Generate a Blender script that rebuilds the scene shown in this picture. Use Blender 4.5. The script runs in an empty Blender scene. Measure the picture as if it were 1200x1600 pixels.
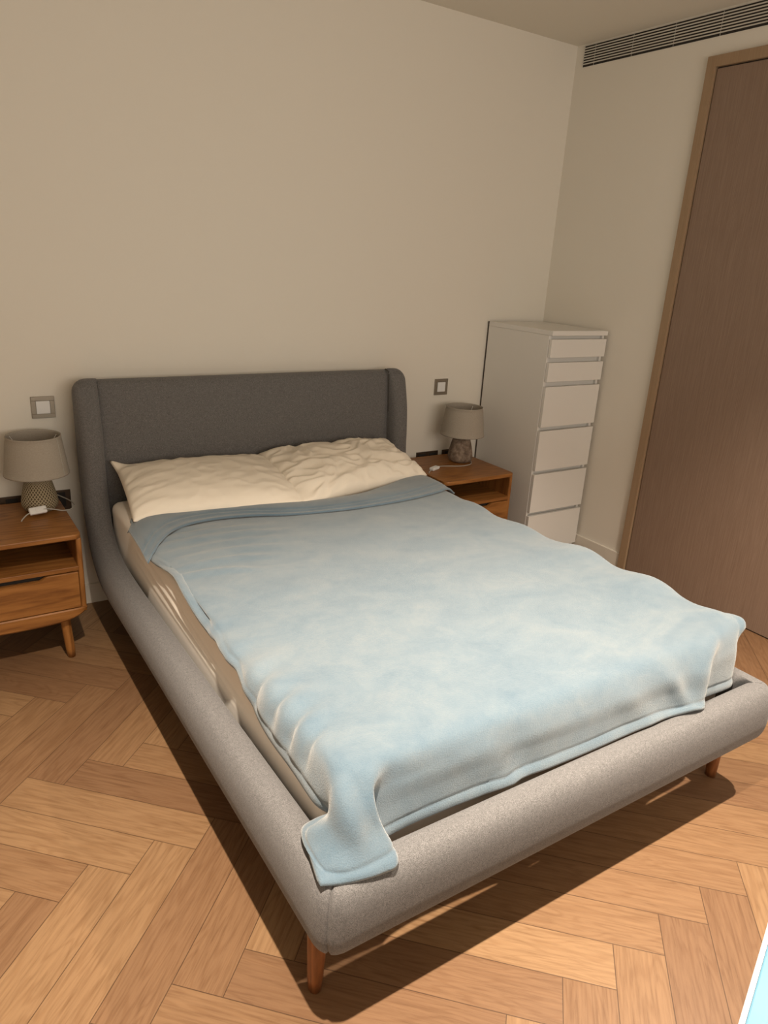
import bpy, bmesh, math, random
import numpy as np
from mathutils import Vector, Matrix, noise

C = bpy.context.scene.collection
sc = bpy.context.scene
random.seed(7)
PI = math.pi

# ---------------------------------------------------------------- camera
def look(yaw, pitch, roll, f_px, loc):
    sa, ca, sb, cb, sr, cr = math.sin(yaw), math.cos(yaw), math.sin(pitch), math.cos(pitch), math.sin(roll), math.cos(roll)
    f = Vector((sa*cb, ca*cb, -sb)); r = Vector((ca, -sa, 0)); u = r.cross(f)
    r2 = r*cr + u*sr; u2 = u*cr - r*sr
    M = Matrix((r2, u2, -f)).transposed().to_4x4(); M.translation = Vector(loc)
    cd = bpy.data.cameras.new('camera'); o = bpy.data.objects.new('camera', cd); C.objects.link(o)
    o.matrix_world = M
    cd.sensor_fit = 'VERTICAL'; cd.sensor_height = 36; cd.lens = f_px/1600*36; cd.clip_start = .02
    sc.camera = o
look(.59, .3378, .0613, 1126.94, (-3.096, -3.1018, 1.5188))

# ---------------------------------------------------------------- world, lights, exposure
sc.view_settings.view_transform = 'Standard'; sc.view_settings.look = 'None'
sc.view_settings.gamma = 1; sc.view_settings.exposure = 0.0
sc.view_settings.use_curve_mapping = False
W = bpy.data.worlds.new('world'); sc.world = W; W.use_nodes = True
W.node_tree.nodes['Background'].inputs[0].default_value = (.5, .45, .4, 1)
W.node_tree.nodes['Background'].inputs[1].default_value = .02

def downlight(x, y, power, size=115, blend=1.0, col=(1, .86, .71), z=2.575, r=.022, tilt=(0, 0)):
    l = bpy.data.lights.new('downlight', 'SPOT'); l.energy = power; l.color = col
    l.spot_size = math.radians(size); l.spot_blend = blend; l.shadow_soft_size = r
    o = bpy.data.objects.new('downlight', l); C.objects.link(o); o.location = (x, y, z)
    o.rotation_euler = (tilt[0], tilt[1], 0)
downlight(-2.78, -2.42, 570, 82, tilt=(math.radians(8), math.radians(-6)))
downlight(-.85, -2.42, 510, 82, tilt=(math.radians(8), math.radians(6)))
def fill_area(x, y, z, sx, sy, power, col, rot=(0, 0, 0)):
    l = bpy.data.lights.new('fill_area', 'AREA'); l.shape = 'RECTANGLE'; l.size = sx; l.size_y = sy; l.energy = power; l.color = col
    o = bpy.data.objects.new('fill_area', l); C.objects.link(o); o.location = (x, y, z); o.rotation_euler = rot
# added soft fill light from behind the camera, not an actual window
fill_area(-1.9, -4.36, 1.60, 2.6, 1.1, 44, (1.0, .885, .76), (PI/2, 0, 0))

# ---------------------------------------------------------------- node helpers
def mat(name, rough=.5, col=(.8, .8, .8), spec=.5, metal=0, sheen=0, sheen_rough=.5):
    m = bpy.data.materials.new(name); m.use_nodes = True
    b = m.node_tree.nodes['Principled BSDF']
    b.inputs['Base Color'].default_value = (*col, 1); b.inputs['Roughness'].default_value = rough
    b.inputs['Specular IOR Level'].default_value = spec; b.inputs['Metallic'].default_value = metal
    b.inputs['Sheen Weight'].default_value = sheen; b.inputs['Sheen Roughness'].default_value = sheen_rough
    return m, m.node_tree, b
def nd(t, typ, **kw):
    n = t.nodes.new(typ)
    for k, v in kw.items():
        if k in n.inputs: n.inputs[k].default_value = v
        else: setattr(n, k, v)
    return n
def lk(t, a, b): t.links.new(a, b)
def ramp(t, src, stops):
    r = nd(t, 'ShaderNodeValToRGB'); e = r.color_ramp.elements
    while len(e) < len(stops): e.new(.5)
    for i, (p, c) in enumerate(stops): e[i].position = p; e[i].color = (*c, 1)
    lk(t, src, r.inputs[0]); return r.outputs[0]
def bump(t, b, src, strength, dist, prev=None):
    n = nd(t, 'ShaderNodeBump', Strength=strength, Distance=dist); lk(t, src, n.inputs['Height'])
    if prev: lk(t, prev, n.inputs['Normal'])
    lk(t, n.outputs[0], b.inputs['Normal']); return n.outputs[0]
def noise_n(t, vec, scale, detail=3, rough=.5, dist=0):
    n = nd(t, 'ShaderNodeTexNoise', Scale=scale, Detail=detail, Roughness=rough, Distortion=dist)
    if vec: lk(t, vec, n.inputs['Vector'])
    return n.outputs['Fac']
def objvec(t, scale=(1, 1, 1)):
    c = nd(t, 'ShaderNodeTexCoord'); m = nd(t, 'ShaderNodeMapping'); m.inputs['Scale'].default_value = scale
    lk(t, c.outputs['Object'], m.inputs[0]); return m.outputs[0]

# ---------------------------------------------------------------- materials
def m_paint(name, col):
    m, t, b = mat(name, .75, col, .3)
    v = objvec(t); bump(t, b, noise_n(t, v, 160, 2), .06, .002)
    return m
M_WALL = m_paint('wall_paint', (.77, .735, .66))
M_RIM0 = mat('added_window_paint', .5, (.8, .79, .76))[0]
M_CEIL = m_paint('ceiling_paint', (.74, .70, .61))
M_BASE = m_paint('baseboard_paint', (.74, .70, .62))

def m_floor():
    m, t, b = mat('oak_floor', .42, spec=.35)
    uv = nd(t, 'ShaderNodeUVMap', uv_map='UVMap'); at = nd(t, 'ShaderNodeAttribute', attribute_name='plank')
    sep = nd(t, 'ShaderNodeSeparateXYZ'); lk(t, uv.outputs[0], sep.inputs[0])
    sr = nd(t, 'ShaderNodeSeparateColor'); lk(t, at.outputs['Color'], sr.inputs[0])
    off = nd(t, 'ShaderNodeVectorMath', operation='SCALE'); lk(t, at.outputs['Color'], off.inputs[0]); off.inputs['Scale'].default_value = 37
    add = nd(t, 'ShaderNodeVectorMath', operation='ADD'); lk(t, uv.outputs[0], add.inputs[0]); lk(t, off.outputs[0], add.inputs[1])
    mp = nd(t, 'ShaderNodeMapping'); mp.inputs['Scale'].default_value = (1.6, 26, 1); lk(t, add.outputs[0], mp.inputs[0])
    fine = noise_n(t, mp.outputs[0], 5.5, 5, .65, .4)
    mp2 = nd(t, 'ShaderNodeMapping'); mp2.inputs['Scale'].default_value = (1.0, 7.5, 1); lk(t, add.outputs[0], mp2.inputs[0])
    big = noise_n(t, mp2.outputs[0], 2.2, 2, .4, .6)
    rings = nd(t, 'ShaderNodeMath', operation='MULTIPLY'); lk(t, big, rings.inputs[0]); rings.inputs[1].default_value = 70
    sn = nd(t, 'ShaderNodeMath', operation='SINE'); lk(t, rings.outputs[0], sn.inputs[0])
    s01 = nd(t, 'ShaderNodeMapRange'); lk(t, sn.outputs[0], s01.inputs[0]); s01.inputs[1].default_value = -1
    base = ramp(t, sr.outputs[0], [(0, (.165, .089, .046)), (.35, (.195, .108, .055)), (.65, (.215, .122, .061)), (1, (.26, .156, .079))])
    g = ramp(t, fine, [(.30, (.70, .64, .58)), (.5, (.97, .96, .95)), (.72, (1.12, 1.12, 1.1))])
    mx = nd(t, 'ShaderNodeMix', data_type='RGBA', blend_type='MULTIPLY'); mx.inputs[0].default_value = .85
    lk(t, base, mx.inputs[6]); lk(t, g, mx.inputs[7])
    rr = ramp(t, s01.outputs[0], [(0, (.84, .78, .72)), (.45, (1, 1, 1)), (1, (1.04, 1.04, 1.03))])
    mx2 = nd(t, 'ShaderNodeMix', data_type='RGBA', blend_type='MULTIPLY'); mx2.inputs[0].default_value = .55
    lk(t, mx.outputs[2], mx2.inputs[6]); lk(t, rr, mx2.inputs[7])
    # joint: distance to plank edge
    def edge(o, L):
        a = nd(t, 'ShaderNodeMath', operation='SUBTRACT'); a.inputs[0].default_value = L; lk(t, o, a.inputs[1])
        mn = nd(t, 'ShaderNodeMath', operation='MINIMUM'); lk(t, o, mn.inputs[0]); lk(t, a.outputs[0], mn.inputs[1]); return mn.outputs[0]
    e = nd(t, 'ShaderNodeMath', operation='MINIMUM'); lk(t, edge(sep.outputs[0], .6), e.inputs[0]); lk(t, edge(sep.outputs[1], .12), e.inputs[1])
    j = nd(t, 'ShaderNodeMapRange'); lk(t, e.outputs[0], j.inputs[0]); j.inputs[1].default_value = .0003; j.inputs[2].default_value = .0016
    mx3 = nd(t, 'ShaderNodeMix', data_type='RGBA'); lk(t, j.outputs[0], mx3.inputs[0])
    mx3.inputs[6].default_value = (.06, .03, .014, 1); lk(t, mx2.outputs[2], mx3.inputs[7])
    lk(t, mx3.outputs[2], b.inputs['Base Color'])
    n1 = bump(t, b, fine, .1, .001); bump(t, b, j.outputs[0], .15, .0005, n1)
    return m
M_FLOOR = m_floor()

def m_wood(name, stops, scale=(1, 1, 1), rough=.4, axis_scale=(14, 14, 1.0), ringamt=.5, nscale=3.0):
    m, t, b = mat(name, rough, spec=.35)
    v = objvec(t, axis_scale)
    fine = noise_n(t, v, nscale*2.2, 5, .65, .3)
    v2 = objvec(t, tuple(max(.6, a*.38) for a in axis_scale)); big = noise_n(t, v2, nscale*.6, 2, .4, .5)
    mu = nd(t, 'ShaderNodeMath', operation='MULTIPLY'); lk(t, big, mu.inputs[0]); mu.inputs[1].default_value = 60
    s = nd(t, 'ShaderNodeMath', operation='SINE'); lk(t, mu.outputs[0], s.inputs[0])
    mr = nd(t, 'ShaderNodeMapRange'); lk(t, s.outputs[0], mr.inputs[0]); mr.inputs[1].default_value = -1
    mx = nd(t, 'ShaderNodeMix', data_type='FLOAT'); mx.inputs[0].default_value = ringamt*.5; lk(t, fine, mx.inputs[2]); lk(t, mr.outputs[0], mx.inputs[3])
    lk(t, ramp(t, mx.outputs[0], stops), b.inputs['Base Color'])
    bump(t, b, fine, .06, .001)
    return m
OAK = [(.25, (.16, .060, .015)), (.5, (.27, .112, .029)), (.75, (.34, .15, .042))]
M_OAK_X = m_wood('oak_along_width', OAK, axis_scale=(1.2, 14, 14))
M_OAK_Y = m_wood('oak_along_depth', OAK, axis_scale=(14, 1.2, 14))
M_OAK_Z = m_wood('oak_upright', OAK, axis_scale=(14, 14, 1.2))
DOORC = [(.25, (.215, .145, .105)), (.5, (.262, .182, .134)), (.75, (.31, .222, .168))]
M_DOOR = m_wood('door_veneer', DOORC, axis_scale=(40, 40, .9), ringamt=.15, rough=.5)
M_JAMB = m_wood('door_frame_veneer', [(.25, (.30, .20, .118)), (.6, (.36, .25, .155)), (.8, (.40, .28, .18))], axis_scale=(40, 40, .9), ringamt=.1, rough=.5)
M_LEG = m_wood('walnut_leg', [(.25, (.13, .045, .014)), (.6, (.24, .09, .03)), (.8, (.30, .12, .04))], axis_scale=(16, 16, 1.5))

def m_fabric(name, dark, mid, light, sc1=620, bmp=.35):
    m, t, b = mat(name, .95, spec=.15, sheen=.15)
    v = objvec(t); n1 = noise_n(t, v, sc1, 2, .7); n2 = noise_n(t, v, 130, 3, .6)
    a = nd(t, 'ShaderNodeMix', data_type='FLOAT'); a.inputs[0].default_value = .18; lk(t, n1, a.inputs[2]); lk(t, n2, a.inputs[3])
    lk(t, ramp(t, a.outputs[0], [(.36, dark), (.5, mid), (.64, light)]), b.inputs['Base Color'])
    bump(t, b, n1, bmp, .0015)
    return m
M_GREY = m_fabric('grey_upholstery', (.082, .080, .079), (.142, .137, .135), (.222, .214, .211))
M_SEAM = mat('dark_seam', .9, (.05, .047, .045))[0]

def m_linen(name, col, bscale=300):
    m, t, b = mat(name, .9, col, .2, sheen=.1)
    v = objvec(t); bump(t, b, noise_n(t, v, bscale, 2), .08, .001)
    return m
M_PILLOW = m_linen('cream_cotton', (.80, .73, .62))
M_SHEET = m_linen('cream_sheet', (.86, .79, .70))

def m_fleece(name, a, bcol, c):
    m, t, b = mat(name, 1.0, spec=.08, sheen=.5, sheen_rough=.5)
    b.inputs['Sheen Tint'].default_value = (1, .95, .88, 1)
    v = objvec(t, (1, 1.5, 1)); n = noise_n(t, v, 4.5, 5, .62, .7); n2 = noise_n(t, objvec(t), 330, 3, .7); n3 = noise_n(t, objvec(t), 28, 3, .6, .5)
    mx = nd(t, 'ShaderNodeMix', data_type='FLOAT'); mx.inputs[0].default_value = .25; lk(t, n, mx.inputs[2]); lk(t, n3, mx.inputs[3])
    mx2 = nd(t, 'ShaderNodeMix', data_type='FLOAT'); mx2.inputs[0].default_value = .28; lk(t, mx.outputs[0], mx2.inputs[2]); lk(t, n2, mx2.inputs[3])
    lk(t, ramp(t, mx2.outputs[0], [(.34, a), (.5, bcol), (.66, c)]), b.inputs['Base Color'])
    bump(t, b, n2, .55, .003)
    return m
M_FLEECE = m_fleece('blue_fleece', (.092, .146, .192), (.127, .178, .218), (.170, .210, .236))
M_FLEECE_BACK = m_fleece('blue_fleece_reverse', (.085, .130, .168), (.105, .155, .198), (.135, .188, .23))

M_WHITE = mat('white_lacquer', .4, (.76, .745, .71), .4)[0]
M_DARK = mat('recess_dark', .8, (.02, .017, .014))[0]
M_BACK = mat('dark_hardboard', .8, (.07, .055, .045))[0]
M_ALU = mat('vent_aluminium', .45, (.62, .59, .53), .5, .0)[0]
M_BRONZE = mat('brushed_bronze', .4, (.30, .265, .215), .5, .75)[0]
M_DBRONZE = mat('dark_bronze', .4, (.07, .045, .028), .5, .4)[0]
M_PLASTIC = mat('white_plastic', .35, (.80, .80, .79), .5)[0]
M_CORD = mat('pale_cord', .5, (.42, .40, .36), .4)[0]
def m_shade():
    m, t, b = mat('linen_shade', .9, (.35, .315, .265), .15)
    b.inputs['Transmission Weight'].default_value = 0
    v = objvec(t, (200, 200, 600)); n = noise_n(t, v, 1.0, 2)
    lk(t, ramp(t, n, [(.3, (.35, .315, .265)), (.7, (.41, .37, .315))]), b.inputs['Base Color']); bump(t, b, n, .15, .001)
    return m
M_SHADE = m_shade()
def m_weave():     # pale crosshatch scored into a stoneware base
    m, t, b = mat('woven_stoneware', .7, spec=.25)
    uv = nd(t, 'ShaderNodeUVMap', uv_map='UVMap'); sp = nd(t, 'ShaderNodeSeparateXYZ'); lk(t, uv.outputs[0], sp.inputs[0])
    outs = []
    for sgn in (1, -1):
        a = nd(t, 'ShaderNodeMath', operation='MULTIPLY'); lk(t, sp.outputs[1], a.inputs[0]); a.inputs[1].default_value = sgn*14
        c = nd(t, 'ShaderNodeMath', operation='MULTIPLY'); lk(t, sp.outputs[0], c.inputs[0]); c.inputs[1].default_value = 32
        d = nd(t, 'ShaderNodeMath', operation='ADD'); lk(t, a.outputs[0], d.inputs[0]); lk(t, c.outputs[0], d.inputs[1])
        p = nd(t, 'ShaderNodeMath', operation='PINGPONG'); lk(t, d.outputs[0], p.inputs[0]); p.inputs[1].default_value = .5
        outs.append(p.outputs[0])
    mn = nd(t, 'ShaderNodeMath', operation='MINIMUM'); lk(t, outs[0], mn.inputs[0]); lk(t, outs[1], mn.inputs[1])
    mr = nd(t, 'ShaderNodeMapRange'); lk(t, mn.outputs[0], mr.inputs[0]); mr.inputs[1].default_value = .05; mr.inputs[2].default_value = .2
    lk(t, ramp(t, mr.outputs[0], [(0, (.50, .42, .28)), (1, (.11, .083, .05))]), b.inputs['Base Color'])
    inv = nd(t, 'ShaderNodeMath', operation='SUBTRACT'); inv.inputs[0].default_value = 1; lk(t, mr.outputs[0], inv.inputs[1])
    bump(t, b, inv.outputs[0], .6, .002)
    return m
M_WEAVE = m_weave()
def m_stone():
    m, t, b = mat('grey_brown_stoneware', .7, spec=.25)
    n = noise_n(t, objvec(t), 38, 5, .6, .5)
    lk(t, ramp(t, n, [(.35, (.13, .095, .07)), (.5, (.22, .165, .125)), (.68, (.33, .26, .20))]), b.inputs['Base Color']); bump(t, b, n, .4, .003)
    return m
M_STONE = m_stone()
M_BLUETOP = mat('pale_blue_laminate', .25, (.13, .28, .38), .5)[0]
M_RIM = mat('white_rim', .4, (.85, .85, .84), .4)[0]
M_STEEL = mat('white_steel', .4, (.75, .75, .74), .5)[0]

# ---------------------------------------------------------------- mesh helpers
def link_bm(name, bm, m, parent=None, smooth=False, loc=(0, 0, 0), extra=()):
    me = bpy.data.meshes.new(name); bm.normal_update(); bm.to_mesh(me); bm.free()
    if smooth: me.shade_smooth()
    o = bpy.data.objects.new(name, me); C.objects.link(o); o.location = loc
    me.materials.append(m)
    for x in extra: me.materials.append(x)
    if parent: o.parent = parent
    return o
def tag(o, label, cat, group=None):
    o['label'] = label; o['category'] = cat
    if group: o['group'] = group
    return o
def thing(name, label, cat, loc, group=None):
    o = bpy.data.objects.new(name, None); C.objects.link(o); o.location = loc; o.empty_display_size = .05
    return tag(o, label, cat, group)
def struct(o): o['kind'] = 'structure'; return o
def box(bm, x0, x1, y0, y1, z0, z1, bev=0, seg=2, mi=0):
    r = bmesh.ops.create_cube(bm, size=1)
    vs = r['verts']
    for v in vs:
        v.co = Vector((x0 if v.co.x < 0 else x1, y0 if v.co.y < 0 else y1, z0 if v.co.z < 0 else z1))
    fs = {f for v in vs for f in v.link_faces}
    for f in fs: f.material_index = mi
    if bev:
        es = list({e for v in vs for e in v.link_edges})
        rb = bmesh.ops.bevel(bm, geom=es, offset=bev, segments=seg, profile=.5, affect='EDGES', clamp_overlap=True)
        for f in rb['faces']: f.material_index = mi
def boxes(name, lst, m, parent=None, bev=0, smooth=False, seg=2):
    bm = bmesh.new()
    for b in lst: box(bm, *b, bev=bev, seg=seg)
    return link_bm(name, bm, m, parent, smooth)
def loft(bm, rings, cap0=True, cap1=True, closed=True, uv=False):
    V = [[bm.verts.new(p) for p in r] for r in rings]; n = len(rings[0])
    lay = bm.loops.layers.uv.new('UVMap') if uv else None
    for i in range(len(V)-1):
        for j in range(n if closed else n-1):
            k = (j+1) % n
            f = bm.faces.new((V[i][j], V[i][k], V[i+1][k], V[i+1][j]))
            if uv:
                co = ((j/n, i), (( j+1)/n, i), ((j+1)/n, i+1), (j/n, i+1))
                for l, c in zip(f.loops, co): l[lay].uv = (c[0], c[1]/(len(V)-1))
    if cap0: bm.faces.new(V[0][::-1])
    if cap1: bm.faces.new(V[-1])
    return V
def lathe(bm, prof, seg=48, uv=False, caps=(True, True), jitter=None):
    rings = []
    for i, (r, z) in enumerate(prof):
        rings.append([(r*math.cos(2*PI*j/seg), r*math.sin(2*PI*j/seg), z) for j in range(seg)])
    return loft(bm, rings, caps[0], caps[1], uv=uv)
def tube(bm, pts, r, seg=10, caps=True):
    P = [Vector(p) for p in pts]; rings = []
    up = Vector((0, 0, 1))
    for i, p in enumerate(P):
        d = (P[min(i+1, len(P)-1)]-P[max(i-1, 0)]).normalized()
        if abs(d.dot(up)) > .95: a = d.cross(Vector((0, 1, 0))).normalized()
        else: a = d.cross(up).normalized()
        b = a.cross(d).normalized()
        rr = r[i] if hasattr(r, '__len__') else r
        rings.append([p + a*rr*math.cos(2*PI*j/seg)+b*rr*math.sin(2*PI*j/seg) for j in range(seg)])
    loft(bm, rings, caps, caps)
def cr(P, n):    # Catmull-Rom through rows of P (k, d) -> ((k-1)*n+1, d)
    P = np.asarray(P, float); k = len(P)
    E = np.vstack([2*P[:1]-P[1:2], P, 2*P[-1:]-P[-2:-1]])
    out = []
    for i in range(k-1):
        p0, p1, p2, p3 = E[i], E[i+1], E[i+2], E[i+3]
        for s in range(n):
            t = s/n
            out.append(.5*((2*p1)+(-p0+p2)*t+(2*p0-5*p1+4*p2-p3)*t*t+(-p0+3*p1-3*p2+p3)*t**3))
    out.append(P[-1]); return np.array(out)
def grid_mesh(bm, G):
    ny, nx = G.shape[:2]
    V = [[bm.verts.new(G[i, j]) for j in range(nx)] for i in range(ny)]
    for i in range(ny-1):
        for j in range(nx-1): bm.faces.new((V[i][j], V[i][j+1], V[i+1][j+1], V[i+1][j]))
    return V
def sstep(a, b, x):
    t = np.clip((x-a)/(b-a), 0, 1); return t*t*(3-2*t)

# ================================================================ THE ROOM
XL, YF, H = -3.75, -4.4, 2.5988
def build_floor():
    bm = bmesh.new(); uvl = bm.loops.layers.uv.new('UVMap'); cl = bm.loops.layers.float_color.new('plank')
    Wd, L = .12, .6; s = math.sqrt(.5); a = Wd*s; b = L*s
    rnd = random.Random(3)
    for rp in range(-4, 5):
        for k in range(-28, 30):
            lx, ly = -1.948+.1697*k, -2.445+2*b*rp
            for kind in (0, 1):
                if kind == 0:   # leaning back to the left
                    o, d, w = Vector((lx, ly, 0)), Vector((-s, s, 0)), Vector((s, s, 0))
                else:
                    o, d, w = Vector((lx-b, ly+b, 0)), Vector((s, s, 0)), Vector((-s, s, 0))
                c = [o, o+d*L, o+d*L+w*Wd, o+w*Wd]
                if max(p.x for p in c) < XL or min(p.x for p in c) > 0 or max(p.y for p in c) < YF or min(p.y for p in c) > 0: continue
                u = [(0, 0), (L, 0), (L, Wd), (0, Wd)]
                if kind == 0: c = c[::-1]; u = u[::-1]
                f = bm.faces.new([bm.verts.new(p) for p in c])
                col = (rnd.random(), rnd.random(), rnd.random(), 1)
                for l, q in zip(f.loops, u): l[uvl].uv = q; l[cl] = col
    for co, no in (((0, 0, 0), (1, 0, 0)), ((0, 0, 0), (0, 1, 0)), ((XL, 0, 0), (-1, 0, 0)), ((0, YF, 0), (0, -1, 0))):
        bmesh.ops.bisect_plane(bm, geom=bm.verts[:]+bm.edges[:]+bm.faces[:], plane_co=co, plane_no=no, clear_outer=True)
    for f in bm.faces:
        if f.normal.z < 0: f.normal_flip()
    box(bm, XL-.1, .1, YF-.1, .1, -.12, -.002)
    return struct(link_bm('floor', bm, M_FLOOR))
build_floor()
struct(boxes('wall_back', [(XL-.1, .1, 0, .1, -.1, H+.1)], M_WALL))
struct(boxes('wall_right', [(0, .1, YF, 0, -.1, H+.1)], M_WALL))
struct(boxes('wall_left', [(XL-.1, XL, YF, 0, -.1, H+.1)], M_WALL))
struct(boxes('wall_front', [(XL-.1, .1, YF-.1, YF, -.1, H+.1)], M_WALL))
struct(boxes('ceiling', [(XL, 0, YF, 0, H, H+.1)], M_CEIL))
struct(boxes('baseboard_back', [(XL, -.013, -.013, 0, 0, .09)], M_BASE, bev=.002))
struct(boxes('baseboard_right', [(-.013, 0, -.808, 0, 0, .09)], M_BASE, bev=.002))
# made-up window frame, added so the fill light has a source
wn = struct(boxes('added_window_1', [(-3.25, -.55, YF, YF+.03, 1.0, 1.04), (-3.25, -.55, YF, YF+.03, 2.16, 2.20), (-3.25, -3.21, YF, YF+.03, 1.04, 2.16), (-.59, -.55, YF, YF+.03, 1.04, 2.16), (-1.92, -1.88, YF, YF+.03, 1.04, 2.16)], M_RIM0, bev=.002))
# door
d = struct(boxes('door_1', [(-.012, 0, -1.79, -.857, .006, 2.368)], M_DOOR))
fr = boxes('door_frame', [(-.024, 0, -.852, -.808, 0, 2.418), (-.024, 0, -1.84, -1.795, 0, 2.418), (-.024, 0, -1.795, -.852, 2.374, 2.418)], M_JAMB, bev=.0015)
fr.parent = d
gp = boxes('door_gap', [(-.004, 0, -1.797, -.850, 0, 2.376)], M_DARK); gp.parent = d
# a plain lever on the far stile
bm = bmesh.new(); tube(bm, [(-.012, -1.73, 1.02), (-.06, -1.73, 1.02), (-.062, -1.72, 1.02), (-.062, -1.61, 1.02)], .009); h = link_bm('door_handle', bm, M_BRONZE, smooth=True); h.parent = d

# ================================================================ AIR VENT
def vent():
    v = thing('air_vent', 'long linear air grille with dark slots set high in right wall', 'vent', (0, -.054, 2.4965))
    Lv = 2.3
    boxes('backing', [(-.0015, -.0002, -Lv, 0, 0, .0945)], M_DARK, v)
    n = 8; pitch = .0945/n
    for i in range(n-1):
        z = pitch*(i+1)
        boxes('slat', [(-.0045, -.001, -Lv, .0, z-.0022, z+.0030)], M_ALU, v, bev=.0008)
    boxes('rim', [(-.0045, -.001, -Lv, 0, .0925, .0965), (-.0045, -.001, 0, .003, 0, .0965)], M_ALU, v)
    for k in range(9):
        y = -.071-.235*k
        boxes('support_bar', [(-.0016, -.001, y-.001, y+.001, 0, .092)], M_ALU, v)
vent()

# ================================================================ SWITCHES AND SOCKETS
def switch(x, z, label):
    s = thing('light_switch', label, 'light switch', (x, 0, z), 'bronze framed wall switches')
    bm = bmesh.new(); h = .043
    for q in ((-h, h, -.007, 0, .026, h), (-h, h, -.007, 0, -h, -.026), (-h, -.026, -.007, 0, -.026, .026), (.026, h, -.007, 0, -.026, .026)): box(bm, *q, bev=.001)
    link_bm('switch_plate', bm, M_BRONZE, s)
    boxes('rocker', [(-.0255, .0255, -.009, -.001, -.0255, .0255)], M_PLASTIC, s, bev=.0015)
switch(-2.676, .884, 'square bronze switch with white rocker on wall above the woven-base lamp')
switch(-.702, .882, 'square bronze switch with white rocker on wall above the plain stone-base lamp')
def socket(x0, x1, z1, label):
    s = thing('wall_socket', label, 'socket', ((x0+x1)/2, 0, z1-.043), 'dark wall sockets behind the nightstands')
    w = (x1-x0)/2
    boxes('socket_plate', [(-w, w, -.006, 0, -.043, .043)], M_DBRONZE, s, bev=.001)
    n = 2 if w > .05 else 1
    for i in range(n):
        cx = 0 if n == 1 else (-.036 if i == 0 else .036)
        boxes('socket_outlet', [(cx-.022, cx+.022, -.0085, -.005, -.028, .034)], M_DARK, s, bev=.001)
socket(-2.935, -2.789, .530, 'dark double socket on wall behind left nightstand, left of the woven lamp')
socket(-2.690, -2.604, .534, 'dark single socket at the right rear corner of left nightstand')
socket(-.832, -.686, .527, 'dark double socket on wall left of the stone-base lamp')
socket(-.656, -.570, .527, 'dark single socket mostly hidden behind the stone-base lamp')

# ================================================================ NIGHTSTANDS
NW, ND, NH = .45, .449, .511
def nightstand(x0, label):
    # origin at floor, left front; local x 0..NW, y 0..ND (towards wall)
    t = thing('nightstand', label, 'nightstand', (x0, -.479, 0), 'matching oak nightstands')
    def slab_top():
        bm = bmesh.new(); pts = []
        r = .028
        for cx, cy, a0 in ((NW-r, r, -90), (NW-.006, ND-.006, 0), (.006, ND-.006, 90), (r, r, 180)):
            rr = r if cy == r else .006
            for k in range(7):
                a = math.radians(a0+90*k/6); pts.append((cx+rr*math.cos(a), cy+rr*math.sin(a)))
        z0, z1 = NH-.020, NH
        rings = []
        for z, ins in ((z0, .003), (z0+.003, 0), (z1-.004, 0), (z1-.001, .0015), (z1, .004)):
            rings.append([((NW/2)+(px-NW/2)*(1-ins*2/NW), ND/2+(py-ND/2)*(1-ins*2/ND), z) for px, py in pts])
        loft(bm, rings); return link_bm('top_panel', bm, M_OAK_X, t)
    slab_top()
    zi = .195
    for sx in (0, 1):
        x = 0 if sx == 0 else NW-.02
        boxes('side_panel', [(x, x+.02, .012, ND-.004, zi, NH-.018)], M_OAK_Z, t, bev=.006, seg=3)
    boxes('back_panel', [(.018, NW-.018, ND-.016, ND-.006, .21, NH-.018)], M_OAK_X, t)
    boxes('shelf', [(.018, NW-.018, .008, ND-.016, .366, .384)], M_OAK_X, t, bev=.002)
    # bottom rail: arched lower edge, swelling forward slightly
    bm = bmesh.new(); rings = []
    for i in range(29):
        s = i/28; x = s*NW; u = abs(2*s-1)
        zb = .166 + .030*u**5 + .008*u*u
        zt = .217
        yb = .0 + .012*u**14
        rings.append([(x, yb+.004, zb), (x, yb, zb+.006), (x, yb, zt-.004), (x, yb+.004, zt), (x, ND-.01, zt), (x, ND-.01, zb+.01)])
    loft(bm, rings); link_bm('bottom_rail', bm, M_OAK_X, t)
    # drawer front with a scooped finger pull at the top
    bm = bmesh.new(); rings = []
    x0d, x1d, z0d, z1d = .0225, NW-.0225, .2195, .3625
    for i in range(61):
        s = i/60; x = x0d+(x1d-x0d)*s
        dd = abs(x-NW/2); k = 1-float(sstep(.065, .10, dd))
        zt = z1d-.0165*k
        rings.append([(x, .006, z0d), (x, .004, z0d+.002), (x, .004, zt-.002), (x, .006+.006*k, zt), (x, .022, zt), (x, .022, z0d)])
    loft(bm, rings); dr = link_bm('drawer', bm, M_OAK_X, t)
    boxes('drawer_box', [(.03, NW-.03, .022, ND-.05, .225, .345)], M_OAK_Y, dr)
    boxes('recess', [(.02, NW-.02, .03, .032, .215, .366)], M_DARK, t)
    for sx, sy in ((0, 0), (1, 0), (0, 1), (1, 1)):
        bm = bmesh.new(); tx = NW-.078 if sx else .078; ty = .055 if sy == 0 else ND-.055
        bx = tx+(.013 if sx else -.013); by = ty+(-.012 if sy == 0 else .012)
        rings = []
        for s in np.linspace(0, 1, 7):
            r = .0160+.0028*s
            rings.append([(bx+(tx-bx)*s+r*math.cos(2*PI*j/20), by+(ty-by)*s+r*math.sin(2*PI*j/20), s*.20) for j in range(20)])
        rings[0] = [((p[0]-bx)*.85+bx, (p[1]-by)*.85+by, 0) for p in rings[0]]
        loft(bm, rings); link_bm('leg', bm, M_OAK_Z, t, smooth=True)
    return t
nightstand(-3.105, 'oak nightstand left of the bed, under the woven-base lamp')
nightstand(-.990, 'oak nightstand right of the bed, beside the white chest')

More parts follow.
